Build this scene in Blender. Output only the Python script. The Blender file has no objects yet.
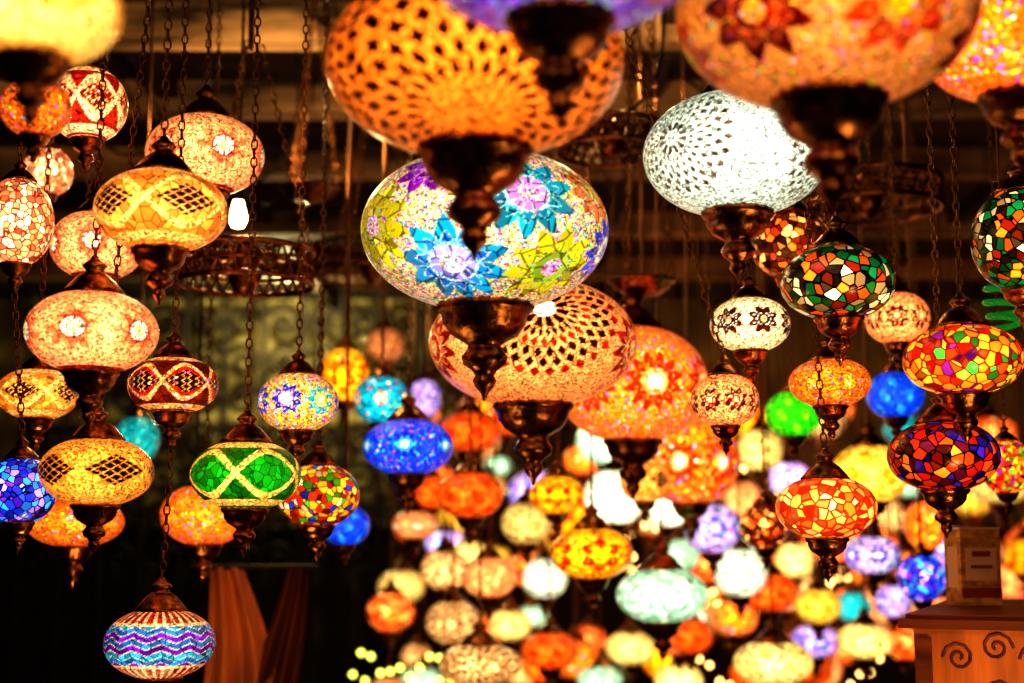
import bpy, math, random
import numpy as np
random.seed(7); rng=np.random.default_rng(7)
sc=bpy.context.scene
CZ=1.6; CEIL=3.0
# ---------------------------------------------------------------- materials
def newmat(name):
    m=bpy.data.materials.new(name); m.use_nodes=True
    nt=m.node_tree; b=nt.nodes['Principled BSDF']; return m,nt,b
def math_(nt,op,a,b=None,clamp=False):
    n=nt.nodes.new('ShaderNodeMath'); n.operation=op; n.use_clamp=clamp
    for i,x in enumerate((a,b)):
        if x is None: continue
        if isinstance(x,(int,float)): n.inputs[i].default_value=x
        else: nt.links.new(x,n.inputs[i])
    return n.outputs[0]
def mixc(nt,bt,f,a,b):
    n=nt.nodes.new('ShaderNodeMix'); n.data_type='RGBA'; n.blend_type=bt
    for i,x in ((0,f),(6,a),(7,b)):
        if isinstance(x,(int,float)): n.inputs[i].default_value=x
        elif isinstance(x,tuple): n.inputs[i].default_value=(*x[:3],1)
        else: nt.links.new(x,n.inputs[i])
    return n.outputs[2]
def glass_bulb_glow(nt,b,colr,S,bumpsrc):
    lw=nt.nodes.new('ShaderNodeLayerWeight'); lw.inputs[0].default_value=.5  # view-facing emission stands in for the bulb's hot spot behind the glass
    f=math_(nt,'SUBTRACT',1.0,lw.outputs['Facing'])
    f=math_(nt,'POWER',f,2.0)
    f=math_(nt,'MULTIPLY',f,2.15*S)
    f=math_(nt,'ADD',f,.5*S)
    g=nt.nodes.new('ShaderNodeGamma'); g.inputs[1].default_value=1.5; nt.links.new(colr,g.inputs[0]); colr=g.outputs[0]
    colr=mixc(nt,'MULTIPLY',1.0,colr,(1.0,.93,.80))
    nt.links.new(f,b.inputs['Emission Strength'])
    nt.links.new(colr,b.inputs['Emission Color'])
    bc=mixc(nt,'MULTIPLY',1.0,colr,(.12,.12,.12))
    nt.links.new(bc,b.inputs['Base Color'])
    b.inputs['Roughness'].default_value=.28
    bp=nt.nodes.new('ShaderNodeBump'); bp.inputs['Strength'].default_value=.5; bp.inputs['Distance'].default_value=.002
    nt.links.new(bumpsrc,bp.inputs['Height']); nt.links.new(bp.outputs[0],b.inputs['Normal'])
MC={}
def mosaic_mat(S,conf,tile,bead):
    key=('p',S,conf,tile,bead)
    if key in MC: return MC[key]
    m,nt,b=newmat('mosaic_glass')
    tc=nt.nodes.new('ShaderNodeTexCoord'); 
    at=nt.nodes.new('ShaderNodeVertexColor'); at.layer_name='Col'
    v1=nt.nodes.new('ShaderNodeTexVoronoi'); v1.inputs['Scale'].default_value=bead
    nt.links.new(tc.outputs['Object'],v1.inputs['Vector'])
    sep=nt.nodes.new('ShaderNodeSeparateColor'); nt.links.new(v1.outputs['Color'],sep.inputs[0])
    var=math_(nt,'MULTIPLY',sep.outputs[0],1.3); var=math_(nt,'ADD',var,.22)
    k=at.outputs['Alpha']
    inv=math_(nt,'SUBTRACT',1.0,k)
    var2=mixc(nt,'MIX',k,var,(1,1,1))
    c=at.outputs['Color']
    if conf>0:
        hsv=nt.nodes.new('ShaderNodeHueSaturation'); hsv.inputs['Color'].default_value=(1,.2,.06,1)
        nt.links.new(sep.outputs[1],hsv.inputs['Hue'])
        th=math_(nt,'LESS_THAN',sep.outputs[2],conf); th=math_(nt,'MULTIPLY',th,inv)
        c=mixc(nt,'MIX',th,c,hsv.outputs[0])
    c=mixc(nt,'MULTIPLY',1.0,c,var2)
    v2=nt.nodes.new('ShaderNodeTexVoronoi'); v2.inputs['Scale'].default_value=tile
    nt.links.new(tc.outputs['Object'],v2.inputs['Vector'])
    s2=nt.nodes.new('ShaderNodeSeparateColor'); nt.links.new(v2.outputs['Color'],s2.inputs[0])
    tv=math_(nt,'MULTIPLY',s2.outputs[0],.7); tv=math_(nt,'ADD',tv,.6)
    v3=nt.nodes.new('ShaderNodeTexVoronoi'); v3.feature='DISTANCE_TO_EDGE'; v3.inputs['Scale'].default_value=tile
    nt.links.new(tc.outputs['Object'],v3.inputs['Vector'])
    e=math_(nt,'GREATER_THAN',v3.outputs['Distance'],.045); e=math_(nt,'MULTIPLY',e,.65); e=math_(nt,'ADD',e,.35)
    tv=math_(nt,'MULTIPLY',tv,e)
    tm=mixc(nt,'MIX',k,(1,1,1),tv)
    c=mixc(nt,'MULTIPLY',1.0,c,tm)
    glass_bulb_glow(nt,b,c,S,v1.outputs['Distance'])
    MC[key]=m; return m
def cracked_mat(pal,S,tile,grout):
    key=('c',tuple(pal),S,tile,grout)
    if key in MC: return MC[key]
    m,nt,b=newmat('cracked_glass')
    tc=nt.nodes.new('ShaderNodeTexCoord')
    v2=nt.nodes.new('ShaderNodeTexVoronoi'); v2.inputs['Scale'].default_value=tile
    v3=nt.nodes.new('ShaderNodeTexVoronoi'); v3.feature='DISTANCE_TO_EDGE'; v3.inputs['Scale'].default_value=tile
    for v in(v2,v3): nt.links.new(tc.outputs['Object'],v.inputs['Vector'])
    s=nt.nodes.new('ShaderNodeSeparateColor'); nt.links.new(v2.outputs['Color'],s.inputs[0])
    r=nt.nodes.new('ShaderNodeValToRGB'); r.color_ramp.interpolation='CONSTANT'
    el=r.color_ramp.elements
    while len(el)<len(pal): el.new(.5)
    for i,cc in enumerate(pal): el[i].position=i/len(pal); el[i].color=(*cc,1)
    nt.links.new(s.outputs[0],r.inputs[0])
    tv=math_(nt,'MULTIPLY',s.outputs[1],1.3); tv=math_(nt,'ADD',tv,.3)
    c=mixc(nt,'MULTIPLY',1.0,r.outputs[0],tv)
    e=math_(nt,'GREATER_THAN',v3.outputs['Distance'],.07)
    c=mixc(nt,'MIX',e,grout,c)
    glass_bulb_glow(nt,b,c,S,v3.outputs['Distance'])
    MC[key]=m; return m
def simple(name,col,rough=.6,metal=0,emit=0,noise=None,spec=.5):
    m,nt,b=newmat(name)
    b.inputs['Base Color'].default_value=(*col,1); b.inputs['Roughness'].default_value=rough; b.inputs['Metallic'].default_value=metal
    b.inputs['Specular IOR Level'].default_value=spec
    if noise:
        tc=nt.nodes.new('ShaderNodeTexCoord'); mp=nt.nodes.new('ShaderNodeMapping'); mp.inputs['Scale'].default_value=noise[1]
        nz=nt.nodes.new('ShaderNodeTexNoise'); nz.inputs['Scale'].default_value=noise[0]; nz.inputs['Detail'].default_value=6
        nt.links.new(tc.outputs['Object'],mp.inputs[0]); nt.links.new(mp.outputs[0],nz.inputs['Vector'])
        rp=nt.nodes.new('ShaderNodeValToRGB'); rp.color_ramp.elements[0].position=.35; rp.color_ramp.elements[1].position=.65
        rp.color_ramp.elements[0].color=(*[x*noise[2] for x in col],1); rp.color_ramp.elements[1].color=(*col,1)
        nt.links.new(nz.outputs[0],rp.inputs[0]); nt.links.new(rp.outputs[0],b.inputs['Base Color'])
        bp=nt.nodes.new('ShaderNodeBump'); bp.inputs['Strength'].default_value=.3; bp.inputs['Distance'].default_value=.01
        nt.links.new(nz.outputs[0],bp.inputs['Height']); nt.links.new(bp.outputs[0],b.inputs['Normal'])
    if emit:
        b.inputs['Emission Color'].default_value=(*col,1); b.inputs['Emission Strength'].default_value=emit
    return m
BRASS=simple('aged_brass',(.44,.20,.07),.30,1.0,noise=(60,(1,1,1),.25))
CHAIN=simple('dark_bronze_chain',(.24,.12,.05),.35,1.0)
# ---------------------------------------------------------------- mesh builder
class MB:
    def __init__(s): s.v=[];s.f=[];s.m=[];s.sm=[];s.c=[];s.n=0
    def add(s,v,f,mat,smooth=True,col=None):
        v=np.asarray(v,float); s.v.append(v)
        s.f.extend((np.asarray(f)+s.n).tolist()); s.m.extend([mat]*len(f)); s.sm.extend([smooth]*len(f))
        s.c.append(col if col is not None else np.ones((len(v),4))*.1); s.n+=len(v)
    def obj(s,name,mats,loc=(0,0,0),rot=0):
        me=bpy.data.meshes.new(name); v=np.concatenate(s.v)
        me.from_pydata(v.tolist(),[],s.f)
        for m in mats: me.materials.append(m)
        me.polygons.foreach_set('material_index',s.m); me.polygons.foreach_set('use_smooth',s.sm)
        a=me.color_attributes.new('Col','FLOAT_COLOR','POINT'); a.data.foreach_set('color',np.concatenate(s.c).astype(np.float32).ravel())
        me.update(); o=bpy.data.objects.new(name,me); o.location=loc; o.rotation_euler[2]=rot
        sc.collection.objects.link(o); return o
def gridf(nu,nv,wrap=True):
    i=np.arange(nu if wrap else nu-1); j=np.arange(nv-1)
    I,J=np.meshgrid(i,j); I=I.ravel();J=J.ravel(); I2=(I+1)%nu
    return np.stack([J*nu+I,J*nu+I2,(J+1)*nu+I2,(J+1)*nu+I],1)
def lathe(prof,seg=24,scal=None):
    p=np.array(prof,float); a=np.arange(seg)/seg*2*np.pi
    rr=p[:,0][:,None]*np.ones(seg)
    if scal:
        for k,amp,n in scal: rr[k]*=1+amp*np.cos(a*n)
    v=np.stack([rr*np.cos(a),rr*np.sin(a),p[:,1][:,None]*np.ones(seg)],-1).reshape(-1,3)
    return v,gridf(seg,len(p))
def box(c,s,rot=0):
    v=np.array([[x,y,z] for x in(-.5,.5) for y in(-.5,.5) for z in(-.5,.5)])*np.array(s)
    return v+np.array(c),[[0,1,3,2],[4,6,7,5],[0,4,5,1],[2,3,7,6],[0,2,6,4],[1,5,7,3]]
def torus(R,r,n=48,m=8,z=0):
    a=np.arange(n)/n*2*np.pi; b=np.arange(m)/m*2*np.pi
    A,B=np.meshgrid(a,b,indexing='ij')
    v=np.stack([(R+r*np.cos(B))*np.cos(A),(R+r*np.cos(B))*np.sin(A),z+r*np.sin(B)],-1).reshape(-1,3)
    f=[[i*m+j,((i+1)%n)*m+j,((i+1)%n)*m+(j+1)%m,i*m+(j+1)%m] for i in range(n) for j in range(m)]
    return v,f
def tube(p0,p1,r,n=6):
    p0=np.array(p0,float);p1=np.array(p1,float);d=p1-p0;L=np.linalg.norm(d);d/=L
    h=np.array([1,0,0]) if abs(d[0])<.9 else np.array([0,1,0]); u=np.cross(d,h);u/=np.linalg.norm(u);w=np.cross(d,u)
    a=np.arange(n)/n*2*np.pi; ring=r*(np.cos(a)[:,None]*u+np.sin(a)[:,None]*w)
    return np.concatenate([p0+ring,p1+ring]),gridf(n,2)
_n,_m=10,4
_t=np.arange(_n)/_n*2*np.pi; _b=np.arange(_m)/_m*2*np.pi
_T,_B=np.meshgrid(_t,_b,indexing='ij')
_wr=.0013
LINK=np.stack([(.0046+_wr*np.cos(_B))*np.cos(_T),_wr*np.sin(_B),(.0088+_wr*np.cos(_B))*np.sin(_T)],-1).reshape(-1,3)
LF=np.array([[i*_m+j,((i+1)%_n)*_m+j,((i+1)%_n)*_m+(j+1)%_m,i*_m+(j+1)%_m] for i in range(_n) for j in range(_m)])
def chain(p0,p1,s=1.0):
    p0=np.array(p0,float);p1=np.array(p1,float);d=p1-p0;L=np.linalg.norm(d);d/=L
    n=max(1,int(L/(.0138*s)))
    up=d; x=np.cross(up,[0,1,0]); x/=np.linalg.norm(x); y=np.cross(up,x)
    V=[];Fs=[]
    for i in range(n):
        a,b=(x,y) if i%2 else (y,-x)
        c=p0+d*(L*(i+.5)/n)
        V.append(c+s*(LINK[:,0:1]*a+LINK[:,1:2]*b+LINK[:,2:3]*up)); Fs.append(LF+i*len(LINK))
    return np.concatenate(V),np.concatenate(Fs)
# ---------------------------------------------------------------- patterns
amber=(1,.36,.06);cream=(1,.68,.34);peach=(1,.45,.22);pink=(1,.5,.4);red=(.75,.05,.02);brown=(.16,.03,.01)
blue=(.04,.16,1);teal=(0,.5,.65);green=(.01,.42,.05);yellow=(1,.72,.04);purple=(.3,.04,.65);white=(.95,.95,.82)
lav=(.62,.5,1);mint=(.55,1,.72);orange=(1,.2,.02);sky=(.1,.55,1);lime=(.55,.85,.05)
def wrap(a): return (a+np.pi)%(2*np.pi)-np.pi
def base(lon,g,k=0): return np.tile(np.array(g,float),(len(lon),1)),np.full(len(lon),float(k))
def flower(col,kind,dx,dy,R0,n,cc,ci,cpet,ctip,cl,rot=0):
    r=np.hypot(dx,dy)/R0; a=np.arctan2(dy,dx)+rot
    t=np.abs((a*n/(2*np.pi))%1-.5)*2
    rp=1-.40*t; m=r<rp
    col[m]=cpet; kind[m]=1
    q=m&(r>.66*rp+.02); col[q]=ctip
    q=m&((t>.93)|(np.abs(r-.66*rp)<.02)); col[q]=cl; kind[q]=0
    q=r<.40; col[q]=ci; kind[q]=1
    q=(r<.40)&(np.abs(((a*n*1.0/(2*np.pi))%1)-.5)>.42); col[q]=cl
    q=np.abs(r-.40)<.025; col[q]=cl; kind[q]=0
    q=r<.22; col[q]=cc; kind[q]=0
def rim(col,kind,lat,c1,c2):
    for s in(-1,1):
        q=np.abs(lat*s-1.12)<.05; col[q]=c1; kind[q]=1
def P_flowers(g,fl,rimc=None):
    def f(lon,lat):
        col,kind=base(lon,g)
        for (lo,la,R0,n,cc,ci,cpt,ct,cl) in fl:
            lo=math.radians(lo); la=math.radians(la)
            flower(col,kind,wrap(lon-lo)*np.cos((lat+la)/2),(lat-la)*.78,R0,n,cc,ci,cpt,ct,cl)
        if rimc: rim(col,kind,lat,rimc,rimc)
        return col,kind
    return f
def ringfl(n,la,R0,pet,colsets,off=0):
    return [(off+360*i/n,la,R0,pet,*colsets[i%len(colsets)]) for i in range(n)]
def P_medal(g,dot,cents,dr=.11,na=26,kmax=9,gl=0,dot2=None,cfill=None,uw=.36,ring1=True,vw=.56,fl=None):
    def f(lon,lat):
        col,kind=base(lon,g,gl)
        if fl:
            for (lo,la,R0,n,cc,ci,cpt,ct,cl) in fl:
                lo=math.radians(lo); la=math.radians(la)
                flower(col,kind,wrap(lon-lo)*np.cos((lat+la)/2),(lat-la)*.78,R0,n,cc,ci,cpt,ct,cl)
        best=np.full(len(lon),9.);
        for (lo,la) in cents:
            lo=math.radians(lo); la=math.radians(la)
            dx=wrap(lon-lo)*np.cos((lat+la)/2); dy=(lat-la)*.78
            r=np.hypot(dx,dy); a=np.arctan2(dy,dx)
            k=np.floor(r/dr); own=(k<kmax)&(r<best); best=np.where(own,r,best)
            u=(a/(2*np.pi)*na+.5*(k%2))%1-.5; v=(r/dr)%1-.5
            q=own&(k>=2)&(np.abs(u)/uw+np.abs(v)/vw<1)
            col[own]=g
            if cfill is not None: col[own&(k<1)]=cfill
            c=np.where((k%3==0)[:,None],np.array(dot2 or dot),np.array(dot)); col[q]=c[q]; kind[q]=1
            if ring1:
                q=own&(k==1)&(np.abs((a/(2*np.pi)*12)%1-.5)<.3); col[q]=dot; kind[q]=1
        return col,kind
    return f
def P_lens(g,fill,fill2,n=6,A=.62,wb=.1,check=None,B=.8,dm0=.40,st=.19):
    def f(lon,lat):
        col,kind=base(lon,g)
        s=A*np.abs(np.sin(n*lon/2)); al=np.abs(lat)
        q=(al<s-wb); col[q]=fill; kind[q]=1
        if check is not None:
            ph=((n*lon/(2*np.pi))%1-.5)*2*np.pi/n
            u=ph*.85; v=lat*1.0
            dm=np.abs(u)/dm0+np.abs(v)/dm0
            aa=(u+v)/st+.5; bb=(u-v)/st+.5
            tile=(np.abs(aa%1-.5)<.43)&(np.abs(bb%1-.5)<.43)
            q=(dm<1)&tile; col[q]=check; kind[q]=1
            q=(dm<1)&~tile; col[q]=g; kind[q]=0
        if fill2 is not None:
            q=(al>s+wb)&(al<B); col[q]=fill2; kind[q]=1
        rim(col,kind,lat,fill2 or fill,None)
        return col,kind
    return f
def P_band(cols,g,n=12,bw=.16):
    def f(lon,lat):
        col,kind=base(lon,g)
        tri=np.abs((lon*n/(2*np.pi))%1-.5)*2
        y=lat+.16*tri+1.3
        k=np.floor(y/bw).astype(int); fr=(y/bw)%1
        arr=np.array([cols[i%len(cols)] for i in range(40)]); col[:]=arr[np.clip(k,0,39)]; kind[:]=1
        q=fr<.16; col[q]=g; kind[q]=0
        q=(np.abs(lat-.62)<.05)|(np.abs(lat+.62)<.05); col[q]=np.array(g); kind[q]=0
        q=(np.abs(lat)>.67); col[q]=(.5,.06,.03); kind[q]=1
        q=(np.abs(lat)>.67)&(np.abs((lon*30/(2*np.pi))%1-.5)<.2); col[q]=g; kind[q]=0
        return col,kind
    return f
def P_plain(g,g2=None,kind_=1):
    def f(lon,lat):
        col,kind=base(lon,g,kind_)
        if g2 is not None:
            q=np.sin(lon*7+lat*2)*np.cos(lat*5+.6)>.35; col[q]=g2
        return col,kind
    return f
B1F=[(-28,30,.30,8,(1,.6,.9),(.45,.05,.7),(.34,.02,.6),(.4,.03,.55),(.8,.4,.7)),(20,8,.44,10,(1,.5,.8),(.75,.35,.8),(0,.36,.52),(0,.42,.55),(.5,.85,.8)),
 (-17,-40,.46,10,(1,.8,1),(.45,.4,1),(.02,.32,.85),(.01,.45,.75),(.6,.85,1)),(42,-40,.40,10,(1,.5,.8),(.5,.65,.1),(.75,.75,.04),(.8,.7,.02),(.5,.6,.1)),
 (-60,-6,.46,10,(1,.6,.9),(.8,.8,.2),(.85,.72,.02),(.8,.75,.03),(.6,.5,.1)),(80,-18,.34,10,lav,white,purple,blue,white),
 (62,20,.34,10,yellow,cream,(1,.3,.05),amber,cream),(125,-10,.38,12,cream,white,teal,blue,white),(170,0,.38,12,cream,white,lime,yellow,white),(-115,0,.38,12,cream,white,teal,blue,white)]
PAT={
 'main':(P_flowers((1,.74,.46),B1F),.30),
 'sun':(P_medal((1,.37,.07),(.07,.008,.001),[(0,-58),(-95,10),(95,10),(180,0)],dr=.15,na=30,kmax=11,uw=.27,ring1=False,vw=.5),.0),
 'purp':(P_flowers((.45,.3,1),ringfl(6,-35,.5,12,[(white,purple,(.12,.02,.6),purple,lav),(yellow,orange,red,purple,lav)],15)),.3),
 'rflow':(P_flowers((1,.46,.15),ringfl(6,-24,.40,8,[((1,.5,.1),(.5,.03,.01),(.35,.02,.01),(.22,.01,.01),(.9,.3,.08)),(yellow,amber,(.85,.10,.01),(.9,.12,.01),(1,.5,.1))],-42)),.06),
 'oran':(P_flowers((1,.30,.04),ringfl(6,-10,.4,10,[(yellow,cream,(.1,.4,.05),orange,amber),(yellow,red,orange,(1,.4,.1),amber)],0)),.12),
 'creamw':(P_lens((1,.70,.27),(1,.55,.15),None,5,.6,.1),0),
 'white':(P_medal((.88,1,.90),(.26,.19,.15),[(-50,0),(66,-6),(190,0)],dr=.10,na=24,kmax=7,uw=.25,vw=.5),0),
 'peachm':(P_medal((1,.46,.20),(.07,.008,.004),[(5,18)],dr=.115,na=28,kmax=7,dot2=(.6,.05,.02),cfill=white,uw=.34,
      fl=ringfl(5,-8,.42,10,[(cream,red,(1,.30,.12),(.5,.04,.02),cream)],-72)),0),
 'oflow':(P_flowers((1,.32,.05),ringfl(7,-5,.42,12,[(white,cream,red,(.8,.08,.01),amber),(yellow,cream,orange,red,cream)],12)),.1),
 'zig':(P_lens((1,.60,.33),(1,.52,.26),(.5,.05,.02),6,.6,.12,check=(.35,.03,.01)),0),
 'pflow':(P_flowers((1,.49,.25),ringfl(6,-5,.48,9,[(cream,white,(1,.29,.13),(1,.40,.2),(.35,.04,.02))],10),(.4,.04,.02)),0),
 'diac':(P_lens((1,.60,.23),(1,.47,.13),(1,.38,.09),5,.62,.08,check=(.10,.015,.006)),0),
 'diab':(P_lens((1,.47,.12),(1,.44,.1),None,5,.62,.1,check=(.015,.005,.003),dm0=.46,st=.22),0),
 'diar':(P_lens((1,.52,.2),(.6,.05,.02),(.25,.03,.01),6,.62,.09,check=(.04,.02,.01)),.1),
 'greenl':(P_lens((1,.58,.2),(.01,.34,.03),(.02,.24,.02),5,.66,.11),0),
 'multif':(P_flowers((.95,.5,.12),ringfl(7,0,.42,9,[(white,lav,(.2,.03,.5),(.05,.1,.7),cream),(white,yellow,green,teal,cream)],-8)),.3),
 'band':(P_band([(.02,.3,.6),(.05,.5,.65),(.22,.03,.4),(.02,.25,.5),(.25,.05,.5)],(1,.6,.35),12,.17),0),
 'bluef':(P_flowers((.03,.14,1),ringfl(6,0,.42,10,[(white,sky,(.02,.05,.6),(.02,.1,.9),sky)],0)),.12),
 'tealf':(P_flowers((.02,.45,.6),ringfl(6,0,.42,10,[(white,yellow,red,teal,white)],5)),.1),
 'yredf':(P_flowers((1,.5,.04),ringfl(5,-4,.55,6,[(yellow,(1,.6,.05),(.7,.02,.01),(.75,.04,.01),yellow)],0)),.0),
 'wbrown':(P_flowers((1,.8,.5),ringfl(7,0,.42,8,[(cream,brown,(.12,.02,.01),brown,white)],10)),0),
 'peachr':(P_flowers((1,.43,.2),ringfl(8,-5,.38,8,[(cream,red,(.4,.02,.01),brown,cream)],10)),0),
 'oplain':(P_plain((1,.29,.04),(1,.40,.08),0),.05),
 'oredt':(P_plain((1,.28,.05),(1,.13,.02),1),0),
 'pplain':(P_plain((1,.46,.22),(1,.60,.30),1),0),
 'blue':(P_plain((.04,.17,1),(.08,.4,1),1),.1),
 'green':(P_plain((.08,.7,.03),(.3,.7,.05),1),0),
 'lav':(P_flowers((.7,.55,1),ringfl(6,0,.4,8,[(white,white,purple,blue,lav)],0)),.1),
 'white2':(P_plain((.95,1,.85),(.85,.95,.7),0),0),
 'mint':(P_plain((.65,1,.75),(.85,1,.85),1),0),
 'creamy':(P_plain((1,.80,.37),(1,.66,.25),0),0),
 'yell':(P_plain((1,.70,.18),(1,.53,.07),1),0),
 'teal':(P_plain((.04,.65,.7),(.2,.85,.8),1),0),
 'dots':(P_medal((1,.72,.38),(.35,.07,.02),[(0,0),(90,0),(180,0),(-90,0)],dr=.16,na=14,kmax=6),0),
}
multi=[(.9,.05,.02),(1,.45,.05),(.1,.35,.04),(1,.5,.06),(1,.6,.08),(.5,.05,.02),(.9,.7,.4),(.05,.12,.5)]
CR={
 'crdark':([(.02,.14,.03),(.25,.03,.01),(.9,.25,.03),(.02,.2,.08),(.95,.8,.5),(.05,.03,.02),(.3,.2,.1),(.6,.12,.02)],(.01,.006,.003),1.5),
 'cramb':([(.95,.10,.02),(1,.42,.05),(.1,.4,.08),(1,.35,.06),(1,.6,.12),(.5,.03,.01),(1,.4,.06),(.3,.05,.3)],(.22,.03,.01),1.6),
 'crred':([(.4,.02,.01),(.15,.02,.05),(.75,.06,.02),(.08,.04,.3),(.95,.3,.05),(.1,.02,.01),(.5,.1,.02),(.55,.04,.02)],(.008,.004,.003),1.5),
 'crbrn':([(.3,.06,.02),(.7,.2,.04),(.12,.04,.01),(.95,.5,.2),(.2,.03,.01)],(.02,.008,.004),1.5),
 'crora':([(1,.28,.06),(1,.40,.11),(.95,.13,.03),(1,.52,.22),(1,.34,.10)],(.45,.06,.02),1.4),
 'crpnk':([(1,.42,.22),(1,.56,.34),(1,.33,.16),(1,.68,.45)],(.3,.04,.02),1.5),
 'crblu':([(.05,.1,.8),(.2,.05,.6),(.1,.4,.9),(.5,.3,.9),(.03,.05,.4)],(.02,.01,.05),1.4),
 'crmul':(multi,(.10,.03,.01),1.7),
}
# ------------------------------------------- hanging lamps: x,y,z (mm), radius, half height (mm), glass pattern, brightness, turn
T=[(-39,1445,2097,157,94,'sun',.95,0),(41,1161,2102,124,64,'purp',.85,0),(298,1293,2098,142,90,'rflow',.62,0),
 (548,1489,2139,99,64,'oran',1.15,0),(-402,1149,2046,72,47,'creamw',1.15,0),(-586,1693,2128,43,37,'oplain',.75,0),
 (-38,1959,2032,174,111,'main',.88,0),(307,1895,2125,127,84,'white',.85,0),
 (37,2476,1945,182,113,'peachm',1.1,0),(249,2934,1923,158,122,'oflow',1.25,0),(438,3507,1798,123,111,'oflow',1.15,20),
 (-611,1983,2223,56,55,'zig',1.3,0),(-507,2284,2232,97,66,'pflow',1.2,20),(-468,1857,2037,88,55,'diac',1.35,0),
 (-700,2354,2094,78,59,'pflow',1.2,0),(-747,2104,2078,53,68,'crpnk',1.2,0),(-881,2629,2294,47,47,'crpnk',1.1,0),
 (-561,1880,1877,87,56,'pflow',1.35,-10),(-512,2138,1834,68,44,'diar',1.15,0),(-767,2289,1836,65,42,'diac',1.1,30),
 (-584,2006,1697,79,49,'diab',1.15,0),(-726,2110,1675,53,50,'crblu',1.0,0),(-799,2621,1635,88,46,'oplain',1.0,0),
 (-393,2107,1697,81,52,'greenl',1.4,0),(-346,2291,1823,65,49,'multif',1.15,0),(-334,2463,1679,71,55,'crmul',1.0,0),
 (-520,2142,1451,81,52,'band',1.15,0),(-594,2770,1651,85,60,'oplain',1.1,0),(-844,3200,1826,52,56,'teal',.5,0),(-352,3025,1634,53,44,'blue',.9,0),
 (-212,2902,1791,92,59,'bluef',1.1,0),(-302,3287,1925,65,58,'tealf',1.1,0),(-423,3577,2017,63,71,'yredf',1.1,0),(-245,3983,1999,48,56,'lav',.7,0),
 (-100,3418,1710,79,57,'oredt',1.0,0),(-112,3797,1889,83,56,'oredt',.85,0),(111,3519,1713,69,49,'yredf',1.2,0),(180,3235,1574,92,59,'yredf',1.3,10),
 (318,3413,1745,60,55,'diac',1.1,0),(304,4223,1730,92,83,'white2',1.4,0),(480,4425,1727,80,87,'white2',1.3,0),(42,4032,1651,73,62,'creamy',.6,0),
 (-300,4436,1650,71,46,'pflow',.9,0),(-193,4152,1518,72,58,'dots',1.2,0),(-61,3851,1506,75,56,'pplain',1.1,0),(104,4560,1485,73,66,'white2',.8,0),
 (-162,3969,1381,77,62,'dots',.9,0),(-79,3576,1301,101,52,'dots',1.1,20),(112,4286,1282,83,56,'oredt',1.0,0),(359,3451,1473,110,67,'mint',1.1,0),
 (673,4254,1510,80,74,'white2',.95,0),(563,4034,1637,79,73,'lav',.9,0),(601,4892,1284,78,61,'oredt',.9,0),(721,4680,1355,74,58,'oplain',1.3,0),
 (780,4364,1448,85,60,'oredt',1.0,0),(661,3678,1295,101,58,'creamy',1.15,0),(-13,4591,1989,65,52,'oredt',.9,0),(-259,4623,1758,65,55,'oredt',.9,0),
 (481,2068,1978,84,55,'crdark',1.2,0),(489,2452,2118,69,62,'crbrn',1.1,0),(385,2274,1947,65,45,'wbrown',1.2,0),(337,2241,1821,54,43,'peachr',1.25,0),
 (514,2287,1854,66,40,'oplain',1.15,0),(704,2569,2004,60,49,'peachr',1.2,20),(650,2034,1859,85,52,'cramb',1.25,0),(652,2153,1728,83,54,'crred',1.15,0),
 (464,2114,1649,74,47,'crora',1.3,0),(808,2987,1906,61,51,'blue',1.0,0),(593,2992,1866,59,51,'green',1.2,0),(750,2059,2041,70,77,'crdark',1.1,40),
 (856,3411,1760,91,72,'yell',1.4,0),(903,2606,1736,46,51,'cramb',1.1,0),(569,3227,1634,56,52,'crbrn',1.2,0),(911,3640,1566,71,51,'lav',.9,0),
 (951,3344,1516,56,56,'crblu',1.6,0),(1179,4469,1417,56,53,'lav',.9,0),(1104,3831,1643,56,67,'oplain',1.1,0),(947,4471,1402,71,56,'yell',1.1,0),
 (1175,4980,1376,62,55,'teal',.9,0),(1042,4282,1309,83,53,'creamy',1.2,0),(959,4588,1288,79,54,'lav',.8,0),(1271,4691,1278,71,58,'crora',.9,0),
 (398,4897,1244,84,57,'creamy',1.1,0),(297,4912,1137,78,51,'mint',.8,0),(753,4727,1735,76,66,'pplain',1.1,0),(732,4204,1867,68,65,'creamy',.9,0),
 (1105,3996,1910,62,48,'teal',.5,0),(-411,4557,2229,65,58,'pplain',.4,0),(579,4955,1554,69,59,'mint',.8,0),(-7,5090,1309,77,56,'creamy',1.0,0),
 (1124,4849,1588,68,57,'crora',1.4,0),(975,4957,1536,69,62,'creamy',1.2,0)]
L=[dict(x=t[0]/1000,y=t[1]/1000,z=t[2]/1000,R=t[3]/1000,H=t[4]/1000,p=t[5],S=t[6],rot=t[7]) for t in T]
keys=['oredt','oredt','creamy','crora','white2','pplain','peachr','creamy','mint','oplain','oplain','dots','crmul','yredf','crora','pplain','lav','dots','peachr','yell','cramb','oflow']
tries=0;cnt=0
while cnt<115 and tries<16000:
    tries+=1
    y=random.uniform(4.7,7.6); x=random.uniform(-.085,.37)*y; z=random.uniform(1.0,2.25)
    if z>1.85 and random.random()<.6: continue
    R=random.uniform(.07,.115)
    if all((l['x']-x)**2+(l['y']-y)**2+((l['z']-z)*.9)**2>(l['R']+R+.06)**2 for l in L):
        L.append(dict(x=x,y=y,z=z,R=R,H=R*random.uniform(.62,.85),p=random.choice(keys),S=random.choice([.8,1.0,1.3,1.6]),rot=random.uniform(0,360))); cnt+=1
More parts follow.
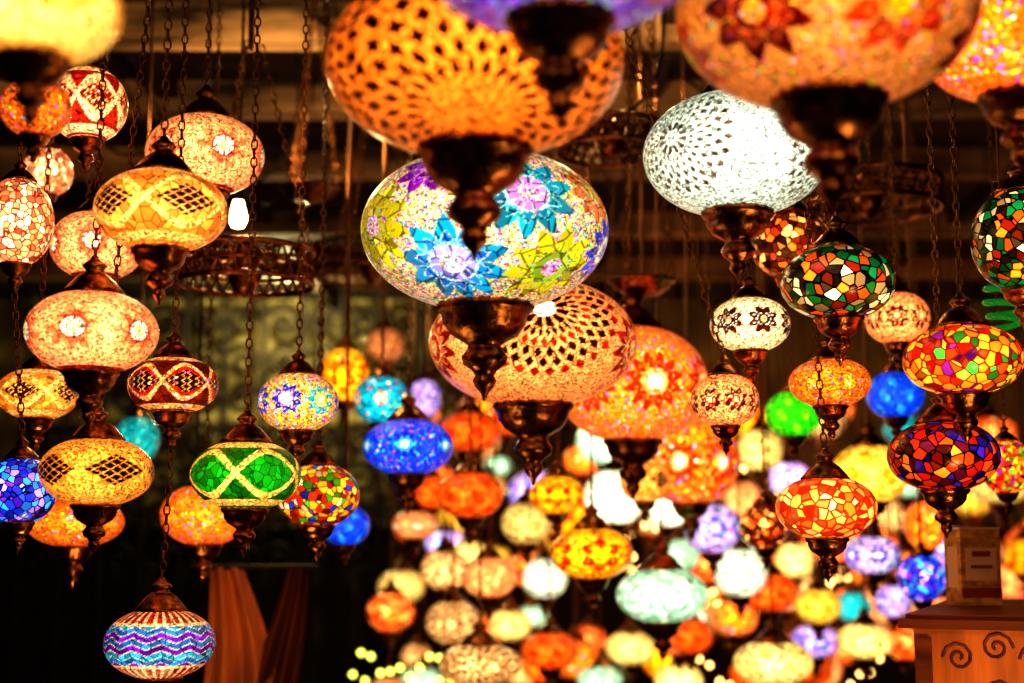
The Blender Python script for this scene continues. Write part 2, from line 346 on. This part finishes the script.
HP=[(.30,.05),(.37,.03),(.385,-.01),(.37,-.05),(.34,-.07),(.33,-.15),(.27,-.23),(.17,-.29),(.13,-.32),(.15,-.36),(.185,-.41),(.17,-.47),(.10,-.52),(.075,-.56),(.095,-.60),(.075,-.65),(.03,-.70),(.012,-.76),(.001,-.77)]
CPf=[(.40,-.06),(.42,-.02),(.39,.03),(.33,.10),(.25,.19),(.17,.25),(.12,.28),(.13,.32),(.17,.36),(.13,.41),(.07,.45),(.05,.50),(.001,.52)]
def bottom(l): return l['z']-l['H']*.97-l['hs']*.77
def topz(l): return l['z']+l['H']*.97+l['hs']*.52
for l in L:
    l['hs']=l['R'] if l['R']>.12 else l['R']*1.12
def clear(l,p0,p1):
    n=24
    for o in L:
        if o is l: continue
        if abs(o['x']-p0[0])>o['R']+.5 or abs(o['y']-p0[1])>o['R']+.5: continue
        for i in range(n+1):
            t=i/n; x=p0[0]+(p1[0]-p0[0])*t; y=p0[1]+(p1[1]-p0[1])*t; z=p0[2]+(p1[2]-p0[2])*t
            dx,dy,dz=x-o['x'],y-o['y'],z-o['z']
            hr=math.hypot(dx,dy)
            if (hr/(o['R']+.008))**2+(dz/(o['H']+.02))**2<1: return False
            if -o['H']-o['hs']*.78<dz<-o['H']*.9 and hr<o['hs']*.4: return False
            if o['H']*.9<dz<o['H']+o['hs']*.5 and hr<o['hs']*.42: return False
    return True
def chain_top(l):
    p0=(l['x'],l['y'],topz(l))
    ab=[o for o in L if o is not l and math.hypot(o['x']-l['x'],o['y']-l['y'])<o['R']*.5 and bottom(o)>p0[2]+.005]
    if ab:
        o=min(ab,key=lambda o:o['z']); e=(o['x'],o['y'],bottom(o)+.004)
        if math.hypot(o['x']-l['x'],o['y']-l['y'])<.35*max(.02,e[2]-p0[2])+.012: return e
    for rr in (0,.02,.04,.07,.1,.14,.18,.23,.28,.34,.4):
        for k in range(1 if rr==0 else 12):
            a=k/12*2*math.pi; e=(p0[0]+rr*math.cos(a),p0[1]+rr*math.sin(a),CEIL)
            if clear(l,p0,e): return e
    return (p0[0],p0[1],CEIL)
for l in L:
    mb=MB(); R,H,hs=l['R'],l['H'],l['hs']; w=2844*R/l['y']
    nu=int(min(440,max(56,w*2.0 if l['y']<3 else w*1.6)))
    nv=int(nu*.42)
    lat=np.linspace(-1.40,1.40,nv); lon=np.arange(nu)/nu*2*np.pi
    LA,LO=np.meshgrid(lat,lon,indexing='ij'); LA=LA.ravel();LO=LO.ravel()
    cr=np.sign(np.cos(LA))*np.abs(np.cos(LA))**.93
    v=np.stack([R*cr*np.sin(LO),-R*cr*np.cos(LO),H*np.sin(LA)],1)
    nm=l['p']; S=round(l['S']*1.0,2)
    if nm in CR:
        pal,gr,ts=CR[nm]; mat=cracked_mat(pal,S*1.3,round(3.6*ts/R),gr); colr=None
    else:
        fn,conf=PAT[nm]; c,k=fn(wrap(LO-math.radians(l['rot'])),LA)
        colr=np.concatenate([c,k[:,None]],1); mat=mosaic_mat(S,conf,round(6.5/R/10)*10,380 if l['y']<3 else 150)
    mb.add(v,gridf(nu,nv),0,True,colr)
    seg=32 if l['y']<3 else 16
    pv,pf=lathe([(r*hs,z*hs-H*.965) for r,z in HP],seg,[(1,.03,16),(2,.04,16),(4,.02,16)]); mb.add(pv,pf,1)
    pv,pf=lathe([(r*hs,z*hs+H*.965) for r,z in CPf],seg,[(0,.08,12),(1,.06,12)]); mb.add(pv,pf,1)
    e=chain_top(l); c=np.array([l['x'],l['y'],l['z']]); p0=np.array([0,0,topz(l)-l['z']-.006]); p1=np.array(e)-c
    if p1[2]-p0[2]>.01:
        if l['y']<3.0: pv,pf=chain(p0,p1)
        else: pv,pf=tube(p0,p1,.0035)
        mb.add(pv,pf,2)
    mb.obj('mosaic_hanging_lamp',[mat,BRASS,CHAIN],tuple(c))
# ---------------------------------------------------------------- room
WOODC=simple('dark_ceiling_wood',(.045,.022,.010),.7,noise=(3,(1,12,1),.25))
WOODB=simple('beam_wood_lit_patches',(.72,.48,.24),.65,noise=(1.6,(1,5,5),.03))  # pale noise patches in the colour stand in for lamplit stretches of beam
WALLP=simple('old_plaster',(.46,.40,.18),.9,noise=(5,(1,1,1),.5))
WALLD=simple('dark_wall',(.03,.016,.01),.9,noise=(4,(1,1,1),.5))
FLOORM=simple('floor_tiles',(.10,.06,.04),.5,noise=(6,(1,1,1),.5))
CABP=simple('dark_panelling',(.03,.018,.01),.7,noise=(6,(6,1,.6),.4))
def boxobj(name,c,s,m,rot=0):
    mb=MB(); v,f=box((0,0,0),s,0); mb.add(v,f,0,False); return mb.obj(name,[m],c,rot)
boxobj('floor',(0,3.25,-.05),(6.6,10.1,.1),FLOORM)
boxobj('ceiling',(0,3.25,3.05),(6.6,10.1,.1),WOODC)
boxobj('wall_back',(0,8.25,1.5),(6.6,.1,3.0),WALLP)
boxobj('wall_left',(-3.25,3.25,1.5),(.1,10.1,3.0),WALLD)
boxobj('wall_right',(3.25,3.25,1.5),(.1,10.1,3.0),WALLD)
boxobj('wall_front',(0,-1.75,1.5),(6.6,.1,3.0),WALLD)
mb=MB()
v,f=box((0,0,.82),(6.4,.06,1.64)); mb.add(v,f,0,False)
for k in range(17):
    v,f=box((-3.1+k*.388,-.045,.82),(.05,.03,1.62)); mb.add(v,f,0,False)
v,f=box((0,-.04,1.66),(6.4,.16,.05)); mb.add(v,f,0,False)
mb.obj('trim_wainscot',[CABP],(0,8.16,0))
for i,y in enumerate((3.62,4.25,5.0,6.0,7.0)):
    boxobj('ceiling_beam',(0,y,2.95),(6.4,.09,.10),WOODB)
for x in (-1.05,-.35,.42,1.15,1.9):
    boxobj('ceiling_joist',(x,5.2,2.97),(.06,5.9,.055),CABP)
def hoop(c,R,h):
    mb=MB()
    for z in(-h/2,h/2):
        v,f=torus(R,.006,64,8,z); mb.add(v,f,0)
    v,f=torus(R,.003,64,6,0); mb.add(v,f,0)
    n=30
    for i in range(n):
        a=2*math.pi*i/n; b=2*math.pi*(i+1)/n
        A=(R*math.cos(a),R*math.sin(a)); B=(R*math.cos(b),R*math.sin(b))
        for z0,z1 in((-h/2,h/2),(h/2,-h/2)):
            v,f=tube((*A,z0),(*B,z1),.0028,5); mb.add(v,f,0)
    for k in range(3):
        a=math.pi*k/3+.3
        v,f=tube((R*math.cos(a),R*math.sin(a),h/2),(-R*math.cos(a),-R*math.sin(a),h/2),.004); mb.add(v,f,0)
    v,f=lathe([(.001,-h*.9),(.02,-h*.7),(.035,-h*.2),(.02,h*.4),(.03,h*.6),(.012,h*.9),(.001,h)],20); mb.add(v,f,0)
    for k in range(3):
        a=math.pi*2*k/3+.3
        v,f=chain((R*math.cos(a),R*math.sin(a),h/2),(0.02*math.cos(a),.02*math.sin(a),min(CEIL-c[2],.45)),1.2); mb.add(v,f,0)
    if CEIL-c[2]>.45:
        v,f=tube((0,0,.44),(0,0,CEIL-c[2]),.006); mb.add(v,f,0)
    mb.obj('brass_hoop_chandelier',[BRASS],c)
hoop((-.516,2.703,2.123),.130,.062)
hoop((.801,3.123,2.370),.16,.06)
hoop((-.384,3.832,2.359),.17,.07)
hoop((.214,3.009,2.466),.12,.05)
def dish(c,R):
    mb=MB()
    v,f=lathe([(.001,-.5*R),(.12*R,-.48*R),(.1*R,-.4*R),(.55*R,-.3*R),(.8*R,-.12*R),(.85*R,0),(1.0*R,.05*R),(1.0*R,.1*R),(.82*R,.06*R),(.7*R,-.1*R),(.001,-.2*R)],40); mb.add(v,f,0)
    for k in range(3):
        a=2*math.pi*k/3
        v,f=chain((R*.9*math.cos(a),R*.9*math.sin(a),.06*R),(0,0,CEIL-c[2]),1.2); mb.add(v,f,0)
    mb.obj('brass_hanging_dish',[BRASS],c)
dish((.274,2.954,2.138),.073); dish((-.511,3.512,2.481),.08)
CAB=simple('cable_rubber',(.015,.012,.01),.5)
def cable(pts,r=.004,name='electric_cable',mat=CAB):
    cu=bpy.data.curves.new(name,'CURVE'); cu.dimensions='3D'; cu.bevel_depth=r; cu.bevel_resolution=2
    for P in pts:
        s=cu.splines.new('NURBS'); s.points.add(len(P)-1); s.use_endpoint_u=True; s.order_u=3
        for i,p in enumerate(P): s.points[i].co=(*p,1)
    cu.materials.append(mat); o=bpy.data.objects.new(name,cu); sc.collection.objects.link(o); return o
cab=[]
for i in range(26):
    y=random.uniform(2.9,5); x=random.uniform(-1.2,1.5); x2=x+random.uniform(-.6,.6); sag=random.uniform(.1,.5)
    cab.append([(x,y,CEIL),(x+.05,y,CEIL-sag*.7),((x+x2)/2,y+.1,CEIL-sag),((x+2*x2)/3,y+.05,CEIL-sag*.6),(x2,y+.1,CEIL)])
cable(cab)
sp_=[]
IR=simple('wrought_iron',(.01,.007,.005),.6,.3)
for ix in range(16):
    for iz in range(7):
        cx=-2.6+ix*.22; cz=1.5+iz*.22; sg=1 if (ix+iz)%2 else -1
        sp_.append([(cx+sg*(.10-.10*k/14)*math.cos(k*.75+.4),7.9,cz+(.10-.10*k/14)*math.sin(k*.75+.4)) for k in range(14)])
for ix in range(17): sp_.append([(-2.71+ix*.22,7.9,0),(-2.71+ix*.22,7.9,1.5),(-2.71+ix*.22,7.9,3.0)])
cable(sp_,.018,'wrought_iron_screen',IR)
FL=simple('fairy_bulb',(1,.62,.2),.4,emit=7); FLG=simple('fairy_bulb_green',(.7,.75,.12),.4,emit=4)
mb=MB(); 
sv,sf=lathe([(.001,-.012),(.009,-.008),(.012,0),(.009,.008),(.001,.012)],8)
for k in range(8):
    y=random.uniform(5.6,7.6); x0=random.uniform(-.02,.15)*y; x1=x0+random.uniform(.8,1.6); z0=random.uniform(1.0,2.0); mi=0; ns=19
    if k==0: y=5.0;x0=-.52;x1=-.25;z0=1.22; mi=2; ns=9
    if k==1: y=5.3;x0=-.58;x1=-.22;z0=1.12; mi=2; ns=9
    prev=None
    for i in range(ns):
        t=i/(ns-1); p=np.array([x0+(x1-x0)*t,y,z0-.25*(x1-x0)*4*t*(1-t)+.02*math.sin(i*2.1)])
        if prev is not None:
            v,f=tube(prev,p,.002,4); mb.add(v,f,1)
        prev=p; mb.add(sv+p,sf,mi)
    for xx in(x0,x1):
        v,f=tube((xx,y,z0),(xx,y,CEIL),.002,4); mb.add(v,f,1)
mb.obj('fairy_lights',[FL,CAB,FLG])
def bulb(c,name='bare_bulb_pendant',e=18):
    mb=MB()
    v,f=lathe([(.001,-.03),(.012,-.027),(.018,-.015),(.019,-.004),(.014,.012),(.010,.03)],20); mb.add(v,f,0)
    v,f=lathe([(.012,.028),(.014,.032),(.014,.055),(.01,.07),(.001,.075)],16); mb.add(v,f,1)
    v,f=tube((0,0,.075),(0,0,CEIL-c[2]),.003); mb.add(v,f,1)
    mb.obj(name,[simple('bulb_glow',(1,.65,.25),.3,emit=e),CAB],c)
bulb((-.568,2.884,2.272),e=16)
# ---- green coiled glass ornament on the right
GC=simple('green_coil_glass_glow',(.01,.40,.05),.2,emit=.22)  # weak emission makes the coil look lit, though it is no lamp
mb=MB(); pr=None
for i in range(97):
    t=i/96; a=t*2*math.pi*4.5; r=.030*(.55+.45*math.sin(math.pi*t)); p=(r*math.cos(a),r*math.sin(a),.05-.10*t)
    if pr: v,f=tube(pr,p,.0055,8); mb.add(v,f,0)
    pr=p
v,f=lathe([(.001,.062),(.008,.06),(.012,.052),(.02,.046),(.001,.044)],16); mb.add(v,f,1)
v,f=tube((0,0,.06),(0,0,CEIL-1.945),.0018); mb.add(v,f,1)
mb.obj('green_coil_ornament',[GC,CHAIN],(.79,2.25,1.985))
# ---- hanging leather goods (lower left)
CL=simple('tan_leather',(.80,.30,.09),.5,noise=(9,(1,1,.3),.35))
CL2=simple('brown_leather',(.16,.045,.014),.5,noise=(9,(1,1,.3),.3))
def drape(mb,x0,x1,y,ztop,mat,ph):
    nu,nv=60,40; V=[]
    for j in range(nv):
        t=j/(nv-1); z=ztop*(1-t)+.05*t
        for i in range(nu):
            s=i/(nu-1); w=.45+.65*math.sin(min(1,t*4)*math.pi*.5)
            x=x0+(x1-x0)*(.5+(s-.5)*w)+.10*t*math.cos(ph)+.03*math.sin(t*9+ph)
            V.append((x,y+.03*math.sin(s*14+ph+1.5*t)*min(1,.3+t*2),z))
    mb.add(V,gridf(nu,nv,False),mat)
mb=MB(); yy,zt=3.14,1.545
v,f=tube((-.70,yy,zt),(-.42,yy,zt),.006,10); mb.add(v,f,0)
for xx in(-.695,-.425):
    v,f=tube((xx,yy,zt),(xx,yy,CEIL),.003,8); mb.add(v,f,0)
drape(mb,-.71,-.555,yy-.006,zt,1,.3)
drape(mb,-.545,-.44,yy-.006,zt,2,2.)
mb.obj('hanging_leather_goods',[CAB,CL,CL2])
# ---- cabinet lower right
CW=simple('carved_orange_wood',(1.0,.34,.08),.5,noise=(5,(8,8,1),.6))
CWd=simple('cabinet_trim_wood',(.30,.09,.025),.45,noise=(5,(1,1,10),.4))
ct=1.49; W,D=.50,.70
mb=MB()
for c,s,m in [((0,0,(ct-.02)/2),(W-.04,D-.04,ct-.02),0),((0,0,ct-.014),(W,D,.014),1),((0,0,ct-.004),(W-.02,D-.02,.008),1),
              ((-W/2+.035,-D/2+.016,(ct-.03)/2),(.022,.014,ct-.04),1),((W/2-.035,-D/2+.016,(ct-.03)/2),(.022,.014,ct-.04),1),((0,-D/2+.016,.06),(W-.05,.014,.12),1),((0,-D/2+.016,ct-.35),(W-.05,.012,.03),1)]:
    v,f=box(c,s); mb.add(v,f,m,False)
for row in range(3):
    for k in range(7):
        x=-.165+.055*k; pr=None
        for i in range(16):
            r=.024*(1-i/17); p=(x+r*math.cos(i*.7)*(1 if k%2 else -1),-D/2+.019,ct-.055-row*.07+r*math.sin(i*.7)+(.008 if k%2 else -.008))
            if pr: v,f=tube(pr,p,.0024,5); mb.add(v,f,1)
            pr=p
mb.obj('carved_wooden_cabinet',[CW,CWd],(.955,2.43,0),math.radians(-23))
BXM=simple('printed_cardboard',(.95,.66,.25),.6,noise=(40,(1,1,2),.4)); BXW=simple('box_label',(.95,.85,.6),.6); BXR=simple('box_print_red',(.4,.08,.02),.6)
mb=MB()
for c,s,m in [((0,0,.065),(.075,.055,.13),0),((0,-.028,.07),(.058,.002,.055),1),((0,-.0292,.088),(.034,.002,.009),2),((0,-.0292,.066),(.04,.002,.005),2),((0,-.028,.022),(.075,.0015,.016),2),((0,0,.1315),(.077,.057,.004),1),((-.0377,0,.065),(.0015,.035,.07),1)]:
    v,f=box(c,s); mb.add(v,f,m,False)
mb.obj('souvenir_box',[BXM,BXW,BXR],(.80,2.50,ct+.001),math.radians(12))
def pl(name,loc,e,col=(1,.62,.3),r=.05):
    l=bpy.data.lights.new(name,'POINT'); l.energy=e; l.color=col; l.shadow_soft_size=r
    o=bpy.data.objects.new(name,l); o.location=loc; sc.collection.objects.link(o)
pl('fill_light',(-.9,-.6,2.6),22,(1,.55,.25)); pl('fill_light',(.9,-.4,2.5),22,(1,.55,.25))  # added unseen fills behind the camera, to light the front brass
pl('fill_light',(-.62,3.3,2.62),12,(1,.65,.3),.02); pl('fill_light',(.30,3.3,2.76),5,(1,.65,.3),.02); pl('fill_light',(-1.2,7.4,2.8),48,(1,.85,.4))  # added fills that brighten the beams and back wall, no fixtures
pl('fill_light',(.75,1.5,1.15),10,(1,.6,.25)); pl('fill_light',(-.62,2.3,1.0),7,(1,.6,.25))  # added fills below the view, for the cabinet and the leather
w=bpy.data.worlds.new('night'); sc.world=w; w.use_nodes=True; w.node_tree.nodes['Background'].inputs[0].default_value=(.02,.012,.008,1); w.node_tree.nodes['Background'].inputs[1].default_value=.3
cam=bpy.data.cameras.new('camera'); cam.lens=50; cam.sensor_width=36
co=bpy.data.objects.new('camera',cam); co.location=(0,0,CZ); co.rotation_euler=(math.radians(98),0,0); sc.collection.objects.link(co)
cam.dof.use_dof=True; cam.dof.focus_distance=2.1; cam.dof.aperture_fstop=2.4
cam.clip_start=.05
sc.camera=co
sc.view_settings.view_transform='Standard'
try: sc.view_settings.look='High Contrast'
except Exception: pass
